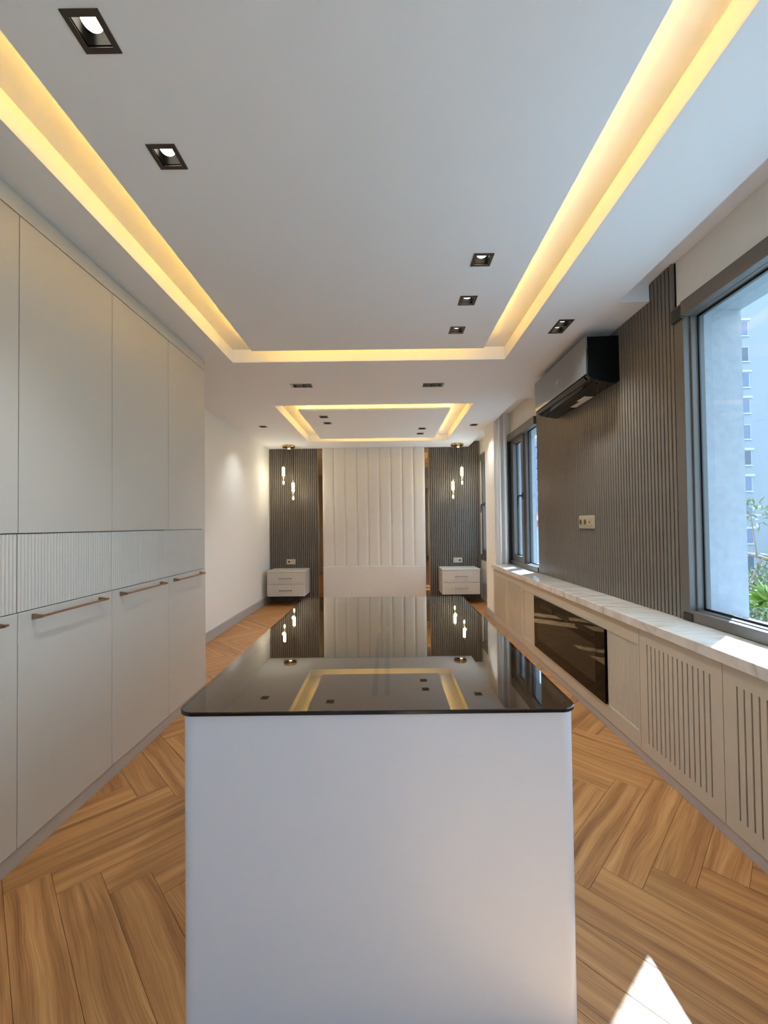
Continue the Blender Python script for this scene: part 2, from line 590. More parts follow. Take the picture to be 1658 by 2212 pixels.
for (y0, y1, sing) in ((-1.39, 2.984, singles_main), (4.565, 6.069, singles_far)):
    hs = holes_of(sing)
    pm = MB()
    grid_solid(pm, [LI, RI] + [h[i] for h in hs for i in (0, 1)], [y0, y1] + [h[i] for h in hs for i in (2, 3)], ZC, ZC + PTH, lambda u, v: not in_any(u, v, hs), 'xyz')
    pm.build('ceiling_panel', M['ceiling'], ceiling)
    k = 0.11
    cx0, cx1, cy0, cy1 = LI + k, RI - k, y0 + k, y1 - k
    c4 = MB()
    c4.box(cx0, cx0 + 0.02, cy0 + 0.02, cy1 - 0.02, ZC + PTH, ZS); c4.box(cx1 - 0.02, cx1, cy0 + 0.02, cy1 - 0.02, ZC + PTH, ZS)
    c4.box(cx0, cx1, cy0, cy0 + 0.02, ZC + PTH, ZS); c4.box(cx0, cx1, cy1 - 0.02, cy1, ZC + PTH, ZS)
    c4.build('cove_core', M['ceiling'], ceiling)
    j = 0.045
    zl0, zl1 = ZC + PTH + 0.0005, ZC + PTH + 0.0055
    w = 0.012
    led_strip(MB().box(LI + j, LI + j + w, y0 + j, y1 - j, zl0, zl1))
    led_strip(MB().box(RI - j - w, RI - j, y0 + j, y1 - j, zl0, zl1))
    led_strip(MB().box(LI + j + w, RI - j - w, y0 + j, y0 + j + w, zl0, zl1))
    led_strip(MB().box(LI + j + w, RI - j - w, y1 - j - w, y1 - j, zl0, zl1))

# ------------------------------------------------------------------ walls
WIN = {1: (0.30, 2.150, 0.735, 2.34), 2: (4.225, 5.165, 0.735, 2.32), 3: (5.68, 6.79, 0.70, 2.34)}
tag(MB().box(XLW - 0.12, XLW, YN - 0.1, YB + 0.14, -0.006, ZC).build('wall_left', M['wall']), 'plain cream painted wall beside the tall cabinets', kind='structure')
tag(MB().box(XLW, XRO, YB + 0.03, YB + 0.14, -0.006, ZC).box(X1 + 0.001, XRO, YB + 0.03, YB + 0.14, ZC, ZS).build('wall_back', M['wall']), 'far wall behind headboard and slat panels', kind='structure')
rm = MB()
us = [YN - 0.1, YB + 0.03] + [w_[i] for w_ in WIN.values() for i in (0, 1)]
vv = [-0.12, ZS] + [w_[i] for w_ in WIN.values() for i in (2, 3)]
grid_solid(rm, us, vv, XRW, XRO, lambda u, v: not any(w_[0] < u < w_[1] and w_[2] < v < w_[3] for w_ in WIN.values()), 'yzx')
wr = rm.build('wall_right', [M['wall'], M['stucco']])
for p in wr.data.polygons:           # outside face and reveals are rough render
    if p.center.x > XRW + 0.01:
        p.material_index = 1
tag(wr, 'window wall with cream paint inside and pale rough render outside', kind='structure')
fm = MB()
grid_solid(fm, [XLW - 0.12, -1.05, 1.05, XRO], [-0.12, 0.12, 2.32, ZC], YN - 0.12, YN, lambda u, v: not (-1.05 < u < 1.05 and 0.12 < v < 2.32), 'xzy')
fm.box(X1 + 0.001, XRO, YN - 0.12, YN, ZC, ZS)
tag(fm.build('wall_front', M['wall']), 'wall with wide balcony glazing behind the viewer', kind='structure')
# pillar between the second and the far window
tag(MB().box(X1 - 0.006, XRW, 5.18, 5.66, 0, ZS).build('wall_pillar', M['wall'], bevel=0.003), 'cream pillar standing between the two far windows', kind='structure')
bl = MB().box(X1 - 0.020, X1 - 0.006, 5.164, 5.66, 0, 0.115).box(X1 - 0.006, X1 + 0.03, 5.164, 5.18, 0, 0.115)
tag(bl.build('baseboard_pillar', M['baseboard'], bevel=0.002), 'low baseboard wrapped round the foot of the pillar', kind='structure')
tag(MB().box(XLW, XLW + 0.014, 3.13, YB, 0, 0.115).build('baseboard_left', M['baseboard'], bevel=0.003), 'grey baseboard along the left wall', kind='structure')

# ------------------------------------------------------------------ windows
def window(idx, label, mullion=None, handle_y=None, screen=True):
    y0, y1, z0, z1 = WIN[idx]
    root = bpy.data.objects.new('window_%d' % idx, None)
    root.location = (XRW, (y0 + y1) / 2, z0)
    COL.objects.link(root)
    tag(root, label, kind='structure')
    xa, xb = 1.555, 1.625
    fw = 0.055
    f = MB()
    f.box(xa, xb, y0, y0 + fw, z0, z1); f.box(xa, xb, y1 - fw, y1, z0, z1)
    f.box(xa, xb, y0 + fw, y1 - fw, z0, z0 + fw); f.box(xa, xb, y0 + fw, y1 - fw, z1 - fw, z1)
    bays = [(y0 + fw, y1 - fw)]
    if mullion:
        f.box(xa, xb, mullion - 0.03, mullion + 0.03, z0 + fw, z1 - fw)
        bays = [(y0 + fw, mullion - 0.03), (mullion + 0.03, y1 - fw)]
    part('frame', f, M['frame'], root, bevel=0.004)
    for bi, (a, b) in enumerate(bays):
        sash = (bi == len(bays) - 1 and mullion is not None)
        if sash:
            s = MB()
            sw = 0.06
            x_s = 1.540
            s.box(x_s, xb - 0.01, a - 0.012, a + sw, z0 + 0.04, z1 - 0.04); s.box(x_s, xb - 0.01, b - sw, b + 0.012, z0 + 0.04, z1 - 0.04)
            s.box(x_s, xb - 0.01, a + sw, b - sw, z0 + 0.04, z0 + 0.04 + sw + 0.015); s.box(x_s, xb - 0.01, a + sw, b - sw, z1 - 0.04 - sw - 0.015, z1 - 0.04)
            part('sash', s, M['frame'], root, bevel=0.004)
            ga, gb, gz0, gz1 = a + sw, b - sw, z0 + 0.115, z1 - 0.115
        else:
            ga, gb, gz0, gz1 = a, b, z0 + fw, z1 - fw
        g = part('pane', MB().box(1.596, 1.602, ga, gb, gz0, gz1), M['pane'], root)
        gk = MB()
        t = 0.010
        gk.box(1.588, 1.594, ga, ga + t, gz0, gz1); gk.box(1.588, 1.594, gb - t, gb, gz0, gz1)
        gk.box(1.588, 1.594, ga, gb, gz0, gz0 + t); gk.box(1.588, 1.594, ga, gb, gz1 - t, gz1)
        part('gasket', gk, M['black'], g)
    if handle_y:
        zc = (z0 + z1) / 2 + 0.02
        h = MB()
        h.box(1.528, 1.540, handle_y - 0.014, handle_y + 0.014, zc - 0.035, zc + 0.035)
        h.tube((1.528, handle_y, zc), (1.492, handle_y, zc), 0.010)
        h.tube((1.492, handle_y, zc + 0.004), (1.486, handle_y + 0.012, zc - 0.03), 0.009)
        h.tube((1.486, handle_y + 0.012, zc - 0.03), (1.484, handle_y + 0.014, zc - 0.13), 0.009, 0.006)
        part('handle', h, M['black'], root, smooth=True)
    return root

w1 = window(1, 'large taupe framed window nearest the viewer with bright view out')
y0, y1, z0, z1 = WIN[1]
sf = MB()
sf.box(1.522, 1.556, 2.105, 2.172, 0.735, 2.36); sf.box(1.522, 1.556, 0.25, 0.32, 0.735, 2.36)
part('screen_rail', sf, M['frame'], w1, bevel=0.003)
part('screen_rail', MB().box(1.510, 1.556, 0.32, 2.105, 2.285, 2.36), M['frame'], w1, bevel=0.004)
part('screen_rail', MB().box(1.522, 1.556, 0.32, 2.105, 0.7335, 0.785), M['frame'], w1, bevel=0.004)
part('corner_block', MB().box(1.508, 1.530, 2.098, 2.176, 2.275, 2.345), M['black'], w1, bevel=0.006)
part('corner_block', MB().box(1.516, 1.535, 2.08, 2.15, 0.7335, 0.775), M['black'], w1, bevel=0.006)

w2 = window(2, 'two part taupe window above the worktop beside the pillar', mullion=4.66, handle_y=4.70)
part('screen_rail', MB().box(1.505, 1.555, 4.225, 5.165, 2.25, 2.335), M['frame'], w2, bevel=0.005)
part('screen_rail', MB().box(1.520, 1.556, 4.225, 5.165, 0.7335, 0.785), M['frame'], w2, bevel=0.004)
part('corner_block', MB().box(1.506, 1.54, 5.140, 5.172, 0.74, 2.25), M['black'], w2, bevel=0.004)
w3 = window(3, 'tall taupe window half hidden behind the pillar', mullion=6.20, handle_y=6.55)
part('screen_rail', MB().box(1.505, 1.555, 5.68, 6.79, 2.26, 2.345), M['frame'], w3, bevel=0.005)
part('screen_rail', MB().box(1.520, 1.556, 5.68, 6.79, 0.65, 0.74), M['frame'], w3, bevel=0.004)
w4 = bpy.data.objects.new('window_4', None)
w4.location = (0, YN, 0.12)
COL.objects.link(w4)
tag(w4, 'wide balcony glazing in the wall behind the viewer', kind='structure')
f4 = MB()
for x in (-1.05, -0.03, 0.99):
    f4.box(x, x + 0.06, YN - 0.08, YN - 0.02, 0.12, 2.32)
for a, b in ((-0.99, -0.03), (0.03, 0.99)):
    f4.box(a, b, YN - 0.08, YN - 0.02, 0.12, 0.18); f4.box(a, b, YN - 0.08, YN - 0.02, 2.26, 2.32)
part('frame', f4, M['frame'], w4)
for a, b in ((-0.99, -0.03), (0.03, 0.99)):
    part('pane', MB().box(a, b, YN - 0.053, YN - 0.047, 0.18, 2.26), M['pane'], w4)

# ------------------------------------------------------------------ tall cabinets on the left
XL = -1.3734
tall_y = [1.0145, 1.5405, 2.0665, 2.5997, 3.1243]
zft, zfb, zdt, zpl = 1.222, 0.928, 2.424, 0.0623
def handle_bar(root, x_face, ya, yb, z, out=0.036, r=0.0045):
    """bronze bar pull whose feet taper away from the door, bar along y, door facing +x"""
    h = MB()
    for s, yy in ((1, ya), (-1, yb)):
        h.prism([(x_face, z - 0.011), (x_face, z + 0.011), (x_face + 0.004, z + 0.011), (x_face + out, z + 0.005), (x_face + out, z - 0.005), (x_face + 0.004, z - 0.011)], yy, yy + s * 0.012, 'y')
    h.tube((x_face + out - 0.004, ya + 0.004, z), (x_face + out - 0.004, yb + 0.012, z), r, n=12)
    return part('handle', h, M['bronze'], root, smooth=True)
def fluted(mb, x_face, ya, yb, z0, z1, pitch, depth, thick, axis='y'):
    """board whose face is rippled with upright round flutes; face towards +x (or -y for axis 'x')"""
    n = max(1, round((yb - ya) / pitch))
    p = (yb - ya) / n
    prof = []
    for i in range(n):
        for k in range(6):
            t = k / 6
            prof.append((abs(math.sin(math.pi * t)) ** 0.8 * depth, ya + (i + t) * p))
    prof.append((0, yb))
    if axis == 'y':
        pts = [(x_face - depth + d, y) for d, y in prof] + [(x_face - thick, yb), (x_face - thick, ya)]
    elif axis == '-y':
        pts = [(x_face + depth - d, y) for d, y in prof] + [(x_face + thick, yb), (x_face + thick, ya)]
    else:
        pts = [(y, x_face + depth - d) for d, y in prof] + [(yb, x_face + thick), (ya, x_face + thick)]
    return mb.prism(pts, z0, z1, 'z')
cab_lab = ['tall greige cabinet cut off by the left picture edge',
           'tall greige cabinet second from the left edge, nearest full handle',
           'tall greige cabinet second from the far end of the row',
           'tall greige cabinet at the far end beside the cream wall']
G = 0.0018
for i in range(4):
    a, b = tall_y[i], tall_y[i + 1]
    root = thing('tall_cabinet', (XL - 0.28, (a + b) / 2, 0), cab_lab[i], 'cabinet', 'tall cabinets along the left wall')
    last = (i == 3)
    part('body', MB().box(XLW + 0.002, XL - 0.022, a + 0.0005, b - (0 if last else 0.0005), zpl + 0.001, zdt), M['lacquer'] if last else M['lacquer_gap'], root)
    part('upper_door', MB().box(XL - 0.020, XL, a + G, b - G, zft + G, zdt - G), M['lacquer'], root, bevel=0.0015)
    part('fluted_panel', fluted(MB(), XL - 0.001, a + G, b - G, zfb + G, zft - G, 0.0155, 0.0042, 0.019), M['lacquer'], root, smooth=True)
    d = part('lower_door', MB().box(XL - 0.020, XL, a + G, b - G, zpl + G, zfb - G), M['lacquer'], root, bevel=0.0022)
    handle_bar(d, XL, a + 0.058, b - 0.088, 0.901)
tag(MB().box(XL - 0.55, XL - 0.004, 1.0145, 3.1243, 0, zpl).build('cabinet_plinth', M['plinth'], bevel=0.001), 'low grey plinth under the row of tall cabinets', 'plinth')
cr = MB().box(XL - 0.55, XL, 1.0145, 3.1243, zdt + 0.0025, ZC - 0.018)
cr.box(XL - 0.55, XL - 0.008, 1.0145, 3.1235, ZC - 0.018, ZC - 0.0005)
tag(cr.build('cabinet_cornice', M['lacquer'], bevel=0.0015), 'greige filler strip between tall cabinets and ceiling', 'cornice')

# ------------------------------------------------------------------ low units under the windows
XK = 1.3077
zpr = 0.052
low = [(1.10, 1.6423, 'slot', 'beige slotted door unit cut off by the right picture edge'),
       (1.6423, 2.1825, 'slot', 'beige slotted door unit next to the fireplace unit, near end'),
       (4.036, 4.60, 'slot', 'beige slotted door unit just beyond the fireplace unit'),
       (4.60, 5.158, 'slot', 'beige slotted door unit against the cream pillar')]
for a, b, kind, lab in low:
    root = thing('radiator_cover_unit', (XK + 0.12, (a + b) / 2, 0), lab, 'cabinet', 'slotted units under the windows')
    part('body', MB().box(XK + 0.030, XRW - 0.005, a + 0.0005, b - 0.0005, zpr + 0.001, ZKB - 0.001), M['slat_back'], root)  # black colour stands in for the shade inside the door slots
    pitch, n = 0.0314, 14
    c = (a + b) / 2
    ys = [c + (k - (n - 1) / 2) * pitch for k in range(n)]
    hs = [(y - 0.0040, y + 0.0040) for y in ys]
    dm = MB()
    grid_solid(dm, [a + G, b - G] + [t for h in hs for t in h], [zpr + G, 0.113, 0.614, ZKB - G], XK, XK + 0.007,
               lambda u, v: not (0.113 < v < 0.614 and any(h[0] < u < h[1] for h in hs)), 'yzx')
    part('slotted_door', dm, M['window_unit'], root)
    if a < 1.2:
        part('side_panel', MB().box(XK, XRW - 0.005, a - 0.018, a - 0.001, zpr + 0.001, ZKB - 0.001), M['window_unit'], root)
# centre unit with the fireplace
a, b = 2.1825, 4.036
fy0, fy1, fz0, fz1 = 2.513, 3.716, 0.143, 0.592
root = thing('fireplace_cabinet', (XK + 0.12, (a + b) / 2, 0), 'long beige unit with fluted side panels holding the fireplace', 'cabinet')
bm_ = MB()
grid_solid(bm_, [a + G, fy0, fy1, b - G, a + 0.012, b - 0.012], [zpr + G, fz0, fz1, ZKB - G], XK, XK + 0.02, lambda u, v: not (fz0 < v < fz1 and a + 0.012 < u < b - 0.012), 'yzx')
part('face_frame', bm_, M['window_unit'], root)
part('body', MB().box(XK + 0.16, XRW - 0.005, a + 0.0005, b - 0.0005, zpr + 0.001, ZKB - 0.001), M['lacquer_gap'], root)
for ya, yb in ((a + 0.012, fy0 + 0.002), (fy1 - 0.002, b - 0.012)):
    part('fluted_panel', fluted(MB(), XK + 0.004, ya, yb, fz0, fz1, 0.0226, 0.004, 0.02, '-y'), M['window_unit'], root, smooth=True)
pl = MB().box(XK + 0.004, XRW - 0.005, 1.082, 5.158, 0, zpr)
tag(pl.build('low_unit_plinth', M['plinth'], bevel=0.001), 'beige plinth under the low window units', 'plinth')
ct = MB().box(1.290, XRW - 0.001, 1.065, 5.178, ZKB, ZK)
tag(ct.build('marble_worktop', M['marble'], bevel=0.003), 'polished cream marble worktop running under the windows', 'worktop')

# electric fireplace
fp = thing('electric_fireplace', (XK, (fy0 + fy1) / 2, fz0), 'black glass electric fireplace built into the beige unit', 'fireplace')
part('housing', MB().box(XK + 0.021, XK + 0.155, fy0 + 0.004, fy1 - 0.004, fz0 + 0.004, fz1 - 0.004), M['black'], fp)
part('front_glass', MB().box(XK - 0.010, XK + 0.002, fy0 + 0.001, fy1 - 0.001, fz0 + 0.001, fz1 - 0.001), M['fire_glass'], fp, bevel=0.001)
part('flame_window', MB().box(XK - 0.0106, XK - 0.0098, fy0 + 0.115, fy1 - 0.085, fz0 + 0.085, fz1 - 0.125), M['fire_window'], fp)  # stronger reflection of this pane put into its lighter base colour
for ya, yb in ((2.62, 2.90), (3.00, 3.23), (3.30, 3.56)):
    part('vent', MB().box(XK - 0.0112, XK - 0.0098, ya, yb, fz1 - 0.078, fz1 - 0.042), M['recess_black'], fp)

# ------------------------------------------------------------------ slatted wall panels
def slat_panel(name, label, spans, axis, face, root_loc, depth=0.015):
    """spans: (from, to, z0, z1); slats along y on x=face (facing -x) or along x on y=face (facing -y)"""
    root = thing(name, root_loc, label, 'wall panel', 'dark slatted wall panels')
    bk = MB()
    pitch, w = 0.0305, 0.0222
    lo, hi = spans[0][0], spans[-1][1]
    for a, b, z0, z1 in spans:
        if axis == 'y':
            bk.box(face + depth, face + depth + 0.004, a, b, z0, z1)
        else:
            bk.box(a, b, face + depth, face + depth + 0.0145, z0, z1)
    part('backing', bk, M['slat_back'], root)
    n = int((hi - lo) / pitch)
    p = (hi - lo) / n
    cache = {}
    for i in range(n):
        c = lo + (i + 0.5) * p
        z0, z1 = [(s[2], s[3]) for s in spans if s[0] <= c <= s[1]][0]
        key = (z0, z1)
        base = Vector(root.location)
        if key not in cache:
            m = MB()
            if axis == 'y': m.box(0, depth, -w / 2, w / 2, 0, z1 - z0)
            else: m.box(-w / 2, w / 2, 0, depth, 0, z1 - z0)
            o = m.build('slat', M['slat'], root, bevel=0.0015, seg=1)
            cache[key] = o
        else:
            o = cache[key].copy()
            COL.objects.link(o)
        o.location = Vector((face, c, z0) if axis == 'y' else (c, face, z0)) - base
    return root
XP = 1.5255
slat_panel('slat_panel', 'wide dark slatted panel between the windows under the air conditioner',
           [(2.178, 2.377, ZK + 0.001, ZS - 0.002), (2.377, 4.205, ZK + 0.001, ZC - 0.001)], 'y', XP, (XP, 3.19, ZK))
slat_panel('slat_panel', 'dark slatted panel left of the headboard',
           [(XLW + 0.002, -1.134, 0.002, ZC - 0.001)], 'x', YB, (-1.54, YB, 0))
slat_panel('slat_panel', 'dark slatted panel right of the headboard by the far window',
           [(0.687, X1, 0.002, ZC - 0.001), (X1, 1.530, 0.002, ZS - 0.002)], 'x', YB, (1.1, YB, 0))

# ------------------------------------------------------------------ headboard wall
HX0, HX1, HY = -1.058, 0.622, 6.775
hb = thing('upholstered_headboard', ((HX0 + HX1) / 2, HY, 0), 'full height beige padded headboard with nine upright channels', 'headboard')
part('backing', MB().box(HX0, HX1, HY + 0.030, YB + 0.029, 0.002, ZC - 0.001), M['fabric'], hb)
nch = 9
cw = (HX1 - HX0) / nch
ch0 = None
for i in range(nch):
    c = HX0 + (i + 0.5) * cw
    if ch0 is None:
        prof = []
        n = 24
        hw = cw / 2 - 0.0012
        for k in range(n + 1):
            t = -1 + 2 * k / n
            prof.append((t * hw, 0.014 + 0.016 * abs(t) ** 6))
        prof += [(hw, 0.032), (-hw, 0.032)]
        ch0 = MB().prism(prof, 0.576, ZC - 0.002, 'z').build('channel', M['fabric'], hb, smooth=True)
        o = ch0
    else:
        o = ch0.copy()
        COL.objects.link(o)
    o.location = (c - hb.location.x, 0, 0)
part('lower_pad', MB().box(HX0 + 0.002, HX1 - 0.002, HY - 0.012, HY + 0.031, 0.004, 0.571), M['fabric'], hb, bevel=0.012, seg=4)
for xa, xb, lab in ((-1.134, HX0, 'narrow bronze mirror strip on the left side of the headboard'), (HX1, 0.687, 'narrow bronze mirror strip on the right side of the headboard')):
    t = thing('mirror_strip', ((xa + xb) / 2, YB, 0), lab, 'mirror', 'mirror strips flanking the headboard')
    part('glass', MB().box(xa + 0.002, xb - 0.002, YB - 0.004, YB + 0.004, 0.004, ZC - 0.002), M['mirror'], t, bevel=0.002)
    part('edge_trim', MB().box((xb - 0.007) if xa > 0 else (xa + 0.001), (xb - 0.001) if xa > 0 else (xa + 0.007), YB - 0.012, YB + 0.004, 0.004, ZC - 0.002), M['gold'], t)

# ------------------------------------------------------------------ nightstands
def nightstand(x0, x1, label):
    y0, y1, z0, z1 = 6.394, YB - 0.001, 0.148, 0.541
    t = thing('nightstand', ((x0 + x1) / 2, y1, z0), label, 'nightstand', 'floating bedside cabinets')
    part('body', MB().box(x0, x1, y0 + 0.02, y1, z0, z1 - 0.018), M['lacquer'], t, bevel=0.002)
    part('top', MB().box(x0 - 0.003, x1 + 0.003, y0 - 0.004, y1, z1 - 0.018, z1), M['lacquer'], t, bevel=0.002)
    zm = (z0 + z1 - 0.018) / 2
    for za, zb in ((z0 + 0.004, zm - 0.002), (zm + 0.002, z1 - 0.022)):
        d = part('drawer', fluted(MB(), y0, x0 + 0.004, x1 - 0.004, za, zb, 0.0125, 0.0025, 0.02, 'x'), M['lacquer'], t, smooth=True)
        c, zc = (x0 + x1) / 2, (za + zb) / 2
        h = MB()
        for s in (-1, 1):
            h.box(c + s * 0.088 - 0.006, c + s * 0.088 + 0.006, y0 - 0.03, y0 + 0.003, zc - 0.006, zc + 0.006)
        h.tube((c - 0.095, y0 - 0.028, zc), (c + 0.095, y0 - 0.028, zc), 0.0048)
        part('handle', h, M['bronze'], d)
    return t
nightstand(-1.868, -1.286, 'floating two drawer nightstand on the left by the cream wall')
nightstand(0.834, 1.418, 'floating two drawer nightstand on the right by the pillar')

# ------------------------------------------------------------------ sockets
def socket_back(xc, zc, flip, label):
    t = thing('wall_socket', (xc, YB, zc), label, 'socket', 'wall sockets above the nightstands')
    part('plate', MB().box(xc - 0.074, xc + 0.074, YB - 0.008, YB, zc - 0.043, zc + 0.043), M['plate'], t, bevel=0.003)
    s = -1 if flip else 1
    part('blank_module', MB().box(xc + s * 0.036 - 0.029, xc + s * 0.036 + 0.029, YB - 0.011, YB - 0.008, zc - 0.031, zc + 0.031), M['plate'], t, bevel=0.001)
    cx = xc - s * 0.034
    m = MB()
    ring = []
    for r in (0.027, 0.021):
        ring.append([(cx + r * math.cos(k * math.pi / 12), YB - 0.0125, zc + r * math.sin(k * math.pi / 12)) for k in range(24)])
    m.add(ring[0] + ring[1], [(k, (k + 1) % 24, 24 + (k + 1) % 24, 24 + k) for k in range(24)])
    back = [(p[0], YB - 0.0085, p[2]) for p in ring[0]]
    m.add(ring[0] + back, [(k, (k + 1) % 24, 24 + (k + 1) % 24, 24 + k) for k in range(24)])
    part('socket_ring', m, M['white_plastic'], t)
    part('socket_well', MB().tube((cx, YB - 0.0098, zc), (cx, YB - 0.0085, zc), 0.0215, n=24), M['plate_dark'], t)
    return t
socket_back(-1.59, 0.646, False, 'champagne wall socket above the left nightstand')
socket_back(1.146, 0.640, True, 'champagne wall socket above the right nightstand')
t = thing('wall_socket', (XP, 3.165, 1.241), 'champagne triple wall socket on the wide slatted panel', 'socket')
xf = XP
part('plate', MB().box(xf - 0.010, xf, 3.045, 3.285, 1.191, 1.291), M['plate'], t, bevel=0.005, seg=3)
part('inner_frame', MB().box(xf - 0.013, xf - 0.010, 3.063, 3.280, 1.207, 1.275), M['plate'], t, bevel=0.002)
for yc in (3.245, 3.175):
    o = part('socket_well', MB().tube((xf - 0.0136, yc, 1.241), (xf - 0.0128, yc, 1.241), 0.022, n=24), M['plate_dark'], t)
    m = MB()
    A_ = [(xf - 0.0155, yc + 0.027 * math.cos(k * math.pi / 12), 1.241 + 0.027 * math.sin(k * math.pi / 12)) for k in range(24)]
    B_ = [(xf - 0.0155, yc + 0.021 * math.cos(k * math.pi / 12), 1.241 + 0.021 * math.sin(k * math.pi / 12)) for k in range(24)]
    C_ = [(xf - 0.013, p[1], p[2]) for p in A_]
    m.add(A_ + B_ + C_, [(k, (k + 1) % 24, 24 + (k + 1) % 24, 24 + k) for k in range(24)] + [(k, 48 + k, 48 + (k + 1) % 24, (k + 1) % 24) for k in range(24)])
    part('socket_ring', m, M['plate'], o)
dj = part('data_jack', MB().box(xf - 0.016, xf - 0.013, 3.075, 3.130, 1.216, 1.266), M['plate'], t, bevel=0.0015)
part('jack_opening', MB().box(xf - 0.0165, xf - 0.016, 3.094, 3.112, 1.232, 1.246), M['plate_dark'], dj)

# ------------------------------------------------------------------ air conditioner
ax, ay0, ay1 = 1.307, 2.69, 3.614
ac = thing('air_conditioner', (XP, (ay0 + ay1) / 2, 2.16), 'black split air conditioner with mirrored front high on the slatted panel', 'air conditioner')
body = [(ax + 0.012, 2.452), (ax + 0.012, 2.205), (ax + 0.035, 2.180), (ax + 0.085, 2.163), (ax + 0.150, 2.152), (XP - 0.02, 2.148), (XP, 2.160), (XP, 2.458)]
part('body', MB().prism(body, ay0 + 0.004, ay1 - 0.004, 'y'), M['gloss_black'], ac, bevel=0.004)
for ya, yb in ((ay0, ay0 + 0.005), (ay1 - 0.005, ay1)):
    part('end_cap', MB().prism(body, ya, yb, 'y'), M['matt_black'], ac, bevel=0.002)
part('front_panel', MB().box(ax, ax + 0.013, ay0 + 0.001, ay1 - 0.001, 2.207, 2.456), M['ac_front'], ac, bevel=0.002)
fl = MB()
fl.prism([(ax + 0.008, 2.203), (ax + 0.020, 2.186), (ax + 0.060, 2.164), (ax + 0.066, 2.168), (ax + 0.028, 2.190), (ax + 0.015, 2.205)], ay0 + 0.05, ay1 - 0.01, 'y')
part('louvre', fl, M['gloss_black'], ac, smooth=True)
part('louvre', MB().prism([(ax + 0.070, 2.166), (ax + 0.100, 2.1555), (ax + 0.102, 2.1590), (ax + 0.072, 2.170)], ay0 + 0.05, ay1 - 0.01, 'y'), M['gloss_black'], ac)
part('sensor_window', MB().box(ax + 0.03, ax + 0.065, ay0 + 0.012, ay0 + 0.042, 2.166, 2.181), M['fire_window'], ac, bevel=0.003)
stk = MB().box(ax + 0.150, ax + 0.198, ay0 + 0.30, ay0 + 0.58, 2.1480, 2.1492)
stk.box(ax + 0.128, ax + 0.150, ay0 + 0.30, ay0 + 0.42, 2.1490, 2.1510)
part('sticker', stk, M['sticker'], ac)
lg = MB()
yc, zc = ay0 + 0.46, 2.305
for (p, q) in (((0.022, -0.012), (-0.004, 0.004)), ((-0.004, 0.004), (-0.030, 0.016)), ((-0.004, 0.004), (0.020, 0.008)), ((-0.008, 0.004), (-0.004, -0.008))):
    lg.tube((ax - 0.0002, yc + p[0], zc + p[1]), (ax - 0.0002, yc + q[0], zc + q[1]), 0.0016, n=6)
part('logo', lg, M['white_plastic'], ac)

# ------------------------------------------------------------------ heating pipes by the pillar
for yc, xc, lab in ((5.130, 1.395, 'white heating pipe nearer the pillar edge above the worktop'), (5.130, 1.462, 'white heating pipe nearer the window frame above the worktop')):
    tag(MB().tube((xc, yc, ZK + 0.001), (xc, yc, ZS - 0.002), 0.016, n=20).build('heating_pipe', M['pipe'], smooth=True), lab, 'pipe', 'heating pipes by the pillar')

# ------------------------------------------------------------------ island
IX0, IX1, IY0, IY1, ZI = -0.523, 0.461, 1.010, 2.592, 0.79
isl = thing('island', ((IX0 + IX1) / 2, (IY0 + IY1) / 2, 0), 'white lacquered island with smoked glass top in the room centre', 'island')
bx0, bx1, by0, by1 = IX0 + 0.008, IX1 - 0.006, IY0 + 0.012, IY1 - 0.012
outer = rounded_rect(bx0, bx1, by0, by1, 0.035, 8)
inner = rounded_rect(bx0 + 0.02, bx1 - 0.02, by0 + 0.02, by1 - 0.02, 0.015, 8)
n = len(outer)
zt = ZI - 0.010
v = [(p[0], p[1], 0.0) for p in outer] + [(p[0], p[1], zt) for p in outer] + [(p[0], p[1], zt) for p in inner] + [(p[0], p[1], 0.715) for p in inner]
f = []
for L_ in (0, 1, 2):
    f += [(L_ * n + i, L_ * n + (i + 1) % n, (L_ + 1) * n + (i + 1) % n, (L_ + 1) * n + i) for i in range(n)]
f.append(tuple(range(n - 1, -1, -1)))
f.append(tuple(3 * n + i for i in range(n)))
part('body', MB().add(v, f), M['island'], isl, smooth=True)
# display tray under the glass: boards with slots and wells
tx0, tx1, ty0, ty1 = bx0 + 0.021, bx1 - 0.021, by0 + 0.021, by1 - 0.021
slots = []
for (ya, yb) in ((1.16, 1.83), (1.96, 2.50)):
    slots += [(-0.050, -0.034, ya, yb), (-0.014, 0.002, ya, yb)]
tm = MB()
grid_solid(tm, [tx0, tx1] + [s[i] for s in slots for i in (0, 1)], [ty0, ty1] + [s[i] for s in slots for i in (2, 3)], 0.757, 0.765, lambda u, v_: not in_any(u, v_, slots), 'xyz')
part('tray_board', tm, M['tray'], isl)
part('tray_felt', MB().box(tx0, tx1, ty0, ty1, 0.735, 0.741), M['felt'], isl)
gp = rounded_rect(IX0, IX1, IY0, IY1, 0.045, 10)
n = len(gp)
zg = ZI - 0.0095
def inset(poly, r):
    return rounded_rect(IX0 + r, IX1 - r, IY0 + r, IY1 - r, 0.045 - r, 10)
lev = [(gp, ZI - 0.0085, 0), (gp, ZI - 0.002, 0), (inset(gp, 0.002), ZI, 0)]
v = [(p[0], p[1], ZI - 0.0098) for p in inset(gp, 0.001)]
for poly, z, _ in lev:
    v += [(p[0], p[1], z) for p in poly]
gm = MB()
f = []
for L_ in range(3):
    f += [(L_ * n + i, L_ * n + (i + 1) % n, (L_ + 1) * n + (i + 1) % n, (L_ + 1) * n + i) for i in range(n)]
gm.add(v, f, 1)
gm.add([v[3 * n + i] for i in range(n)], [tuple(range(n))], 0)
gm.add([v[i] for i in range(n)], [tuple(range(n - 1, -1, -1))], 2)
gl = part('glass_top', gm, [M['island_glass'], M['glass_edge'], M['clear']], isl)
